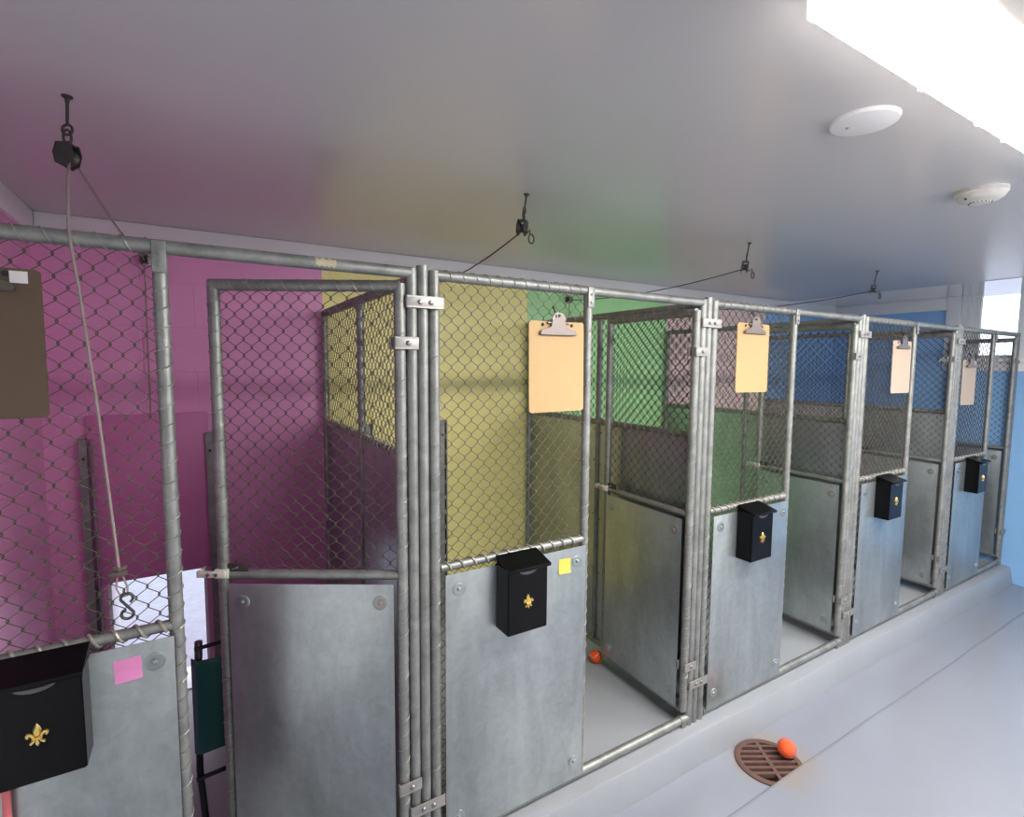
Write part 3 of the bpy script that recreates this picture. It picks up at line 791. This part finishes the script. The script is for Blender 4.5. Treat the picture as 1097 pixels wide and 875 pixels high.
# ------------------------------------------------------------------ ceiling fittings
def light(x0, x1, y0, y1, label):
    t = thing('ceiling_light', label, 'light', ((x0+x1)/2, (y0+y1)/2, CEIL))
    cx, cy = (x0+x1)/2, (y0+y1)/2; hx, hy = (x1-x0)/2, (y1-y0)/2
    obj('housing', MB().box(-hx+0.01, hx-0.01, -hy, hy, -0.058, 0, bev=0.003), M['plastic'], t)
    b = MB(); k = 12; prof = []
    for i in range(k+1):
        a = PI*i/k; prof.append((hy*(abs(math.cos(a))**0.55)*(1 if math.cos(a) > 0 else -1), -0.058-0.007*math.sin(a)**0.7))
    vs = []
    for x in (-hx+0.012, hx-0.012): vs += [(x, y, z) for y, z in prof]
    n = k+1
    b.add(vs, [(i, i+1, n+i+1, n+i) for i in range(k)])
    obj('diffuser', b, M['tube'], t)
    for s in (-1, 1):
        b = MB(); x = s*(hx-0.006)
        poly = [(hy, 0.0)]+[(y, z) for y, z in prof]+[(-hy, 0.0)]; n = len(poly)
        pv = [(x-0.007, y*1.02, z*1.01) for y, z in poly]+[(x+0.007, y*1.02, z*1.02) for y, z in poly]
        b.add(pv, [tuple(range(n)), tuple(reversed(range(n, 2*n)))]+[(i, i+1, n+i+1, n+i) for i in range(n-1)]+[(0, n, 2*n-1, n-1)])
        obj('end_cap', b, M['tube_end'], t)
    for s in (-0.36, 0.1, 0.36):
        obj('lens_clip', MB().box(hx*s-0.006, hx*s+0.006, hy-0.001, hy+0.004, -0.064, -0.046, bev=0.001), M['plastic'], t)
    return t
light(0.845, 2.075, -1.128, -0.960, 'white fluorescent ceiling light glowing over the corridor')
light(2.75, 3.98, -1.142, -0.960, 'added unseen fluorescent ceiling light further down the corridor')  # added beyond the view to spread light along the corridor

light(1.90, 3.13, -2.20, -2.018, 'added unseen fluorescent ceiling light near the corridor wall')  # unseen extra fixture, added so more light reaches the back walls
t = thing('cover_plate', 'round white blank cover plate on the ceiling beside the light', 'cover plate', (1.428, -0.768, CEIL))
obj('plate', MB().lathe([(0, -0.012), (0.060, -0.012), (0.072, -0.009), (0.075, -0.004), (0.075, 0)], (0, 0, 0), 'z', 40), M['trim'], t)
obj('screw', MB().lathe([(0, -0.0145), (0.003, -0.0142), (0.0045, -0.012)], (-0.018, 0.030, 0), 'z', 12), M['clamp'], t)
t = thing('smoke_detector', 'white domed smoke detector on the ceiling', 'smoke detector', (2.318, -0.722, CEIL))
obj('base', MB().lathe([(0.072, 0), (0.072, -0.012), (0.069, -0.016), (0.06, -0.018)], (0, 0, 0), 'z', 40), M['plastic'], t)
obj('dome', MB().lathe([(0, -0.044), (0.030, -0.044), (0.031, -0.040), (0.050, -0.036), (0.064, -0.026), (0.068, -0.016)], (0, 0, 0), 'z', 40), M['plastic'], t)
b = MB()
for k in range(18):
    a = 2*PI*k/18; b.tube([(0.031*math.cos(a), 0.031*math.sin(a), -0.0405), (0.030*math.cos(a+0.15), 0.030*math.sin(a+0.15), -0.0445)], 0.0012, 5)
b.box(-0.058, -0.046, 0.022, 0.026, -0.034, -0.029)
obj('vent_slots', b, M['slot'], t)

# ------------------------------------------------------------------ floor drain, balls
t = thing('drain_grate', 'round rusty cast iron drain grate in the corridor floor', 'drain', (DX, DY, FLOOR))
b = MB(); R = DR
b.lathe([(R, -0.001), (R, 0.006), (R-0.003, 0.008), (R-0.022, 0.008), (R-0.024, 0.006), (R-0.024, -0.012)], (0, 0, 0), 'z', 64)
obj('rim', b, M['rust'], t)
ra = math.radians(-30)
def rot(x, y): return (x*math.cos(ra)-y*math.sin(ra), x*math.sin(ra)+y*math.cos(ra))
def bar(p, q, w, z0, z1, mb):
    p = Vector(p); q = Vector(q); d = (q-p).normalized(); nrm = Vector((-d.y, d.x))*w/2
    c = [p+nrm, p-nrm, q-nrm, q+nrm]
    mb.add([(v.x, v.y, z0) for v in c]+[(v.x, v.y, z1) for v in c], [(0, 3, 2, 1), (4, 5, 6, 7), (0, 1, 5, 4), (1, 2, 6, 5), (2, 3, 7, 6), (3, 0, 4, 7)])
ri = R-0.020
b = MB(); bar(rot(0, -ri), rot(0, ri), 0.016, -0.012, 0.0072, b)
obj('spine', b, M['rust'], t, smooth=False)
for k in range(-3, 4):
    y = k*0.031; h = math.sqrt(max(0, ri*ri-y*y))
    b = MB(); bar(rot(-h if k > -3 else 0, y), rot(h, y), 0.0135, -0.012, 0.0065, b)
    obj('bar', b, M['rust'], t, smooth=False)
b = MB(); b.lathe([(0, -0.045), (0.118, -0.045), (0.122, -0.03)], (0, 0, 0), 'z', 48)
obj('strainer', b, M['pit'], t)

def ball(x, y, z, r, mat, seam, rot3, label):
    import bmesh
    bm = bmesh.new(); bmesh.ops.create_uvsphere(bm, u_segments=32, v_segments=20, radius=r); bm.verts.index_update()
    b = MB(); b.add([q.co[:] for q in bm.verts], [[q.index for q in f.verts] for f in bm.faces]); bm.free()
    o = obj('tennis_ball', b, mat, None, (x, y, z+r), rot3); tag(o, label, 'ball')
    A = 0.44*PI; pts = []
    for k in range(96):      # the tennis ball seam curve
        tt = 2*PI*k/96; a_, b_ = 0.75, 0.25
        p_ = Vector((a_*math.cos(tt)+b_*math.cos(3*tt), a_*math.sin(tt)-b_*math.sin(3*tt), 2*math.sqrt(a_*b_)*math.cos(2*tt)))
        pts.append(p_.normalized()*r*0.997)
    s = obj('seam', MB().tube(pts, r*0.045, 6, closed=True), seam, o)
    s['label'] = 'pale seam' if seam is M['seamwhite'] else 'purplish seam'
    return o
o = ball(1.770, 0.575, KF, 0.033, M['orange'], M['seamwhite'], (0.9, 0.35, 2.2), 'orange ball with a pale seam lying inside the yellow run')
b = MB(); b.box(-0.006, 0.010, -0.004, 0.004, -0.012, 0.012, bev=0.003)
fl = obj('felt_flap', b, M['felt_green'], o); fl['label'] = 'torn yellow green bit of felt'
fl.matrix_parent_inverse = o.matrix_basis.inverted(); fl.location = (1.789, 0.552, KF+0.014)
ball(2.159, -0.251, FLOOR+0.008, 0.0385, M['orange_b'], M['seampurple'], (0.5, 1.0, 0.6), 'bright orange ball on the edge of the rusty floor drain')

# ------------------------------------------------------------------ dog cot stood on its side behind the half open gate
t = thing('dog_cot', 'dark green raised dog cot stood on end behind the half open gate', 'dog bed', (-0.034, 0.42, KF))
cw = 0.46
b = MB(); b.tube([(0.012, 0, 0), (-0.003, 0, 0.26), (0.008, 0, 0.685)], 0.0105, 12)
obj('side_tube', b, M['cotframe'], t)
b = MB(); b.tube([(0.0066, 0, 0.635), (0.0082, 0, 0.690)], 0.0118, 12)
o = obj('end_cap', b, M['clip'], t); o['label'] = 'bright bare tube end'
b = MB(); b.tube([(cw, 0.05, 0), (cw, 0.05, 0.69)], 0.0105, 12)
obj('side_tube', b, M['cotframe'], t)
obj('cross_bar', MB().tube([(-0.004, -0.010, 0.672), (cw, 0.040, 0.674)], 0.0065, 10), M['cotframe'], t)
obj('cross_bar', MB().tube([(-0.014, -0.012, 0.236), (cw, 0.038, 0.240)], 0.0075, 10), M['cotframe'], t)
b = MB(); nu, nv = 16, 12
vs = []
for j in range(nv+1):
    v = j/nv
    for i in range(nu+1):
        u = i/nu
        x = u*cw; y = 0.05*u-0.020-0.012*math.sin(PI*u)
        if i == 0: x, y = -0.0125, -0.002
        if i == 1: x, y = 0.004, -0.020
        z = 0.318+v*0.325+(0.02*math.exp(-((u-0.18)/0.14)**2))*(v-0.5)*-1.2-0.018*u*(1-v)
        vs.append((x, y, z))
b.add(vs, [(j*(nu+1)+i, j*(nu+1)+i+1, (j+1)*(nu+1)+i+1, (j+1)*(nu+1)+i) for j in range(nv) for i in range(nu)])
o = obj('fabric', b, M['cotgreen'], t, angle=60)
md = o.modifiers.new('thick', 'SOLIDIFY'); md.thickness = 0.003; md.offset = 1
# ------------------------------------------------------------------ pole at the left edge
b = MB(); b.tube([(0, 0, 0), (0.001, 0.004, 0.74)], 0.0075, 14)
tag(obj('broom_pole', b, M['salmonpole'], None, (-0.377, -0.040, KF)), 'salmon red pole under the leftmost mailbox at the left edge', 'pole')

# ------------------------------------------------------------------ camera
right = Vector((0.85559902, -0.51758558, 0.0074489)); up = Vector((0.03674127, 0.07507671, 0.99650066)); fwd = Vector((0.51633361, 0.85233131, -0.08325231))
cam = bpy.data.cameras.new('camera'); co = bpy.data.objects.new('camera', cam); col.objects.link(co)
mat = Matrix((right, up, -fwd)).transposed().to_4x4(); mat.translation = Vector((0, -1.46401474, 1.54958194))
co.matrix_world = mat
cam.sensor_fit = 'HORIZONTAL'; cam.sensor_width = 36.0; cam.lens = 557.8102/1097*36.0; cam.clip_start = 0.02
scene.camera = co

# ------------------------------------------------------------------ daylight
wd = bpy.data.worlds.new('world'); scene.world = wd; wd.use_nodes = True
bg = wd.node_tree.nodes['Background']
bg.inputs['Color'].default_value = (0.86, 0.92, 1.0, 1); bg.inputs['Strength'].default_value = 1.7

scene.cycles.use_denoising = True
scene.cycles.max_bounces = 10; scene.cycles.diffuse_bounces = 6; scene.cycles.glossy_bounces = 5
scene.cycles.caustics_reflective = False; scene.cycles.caustics_refractive = False
scene.view_settings.view_transform = 'Standard'
scene.view_settings.look = 'None'
scene.view_settings.gamma = 1.0
scene.view_settings.exposure = 0.5
scene.view_settings.use_curve_mapping = False
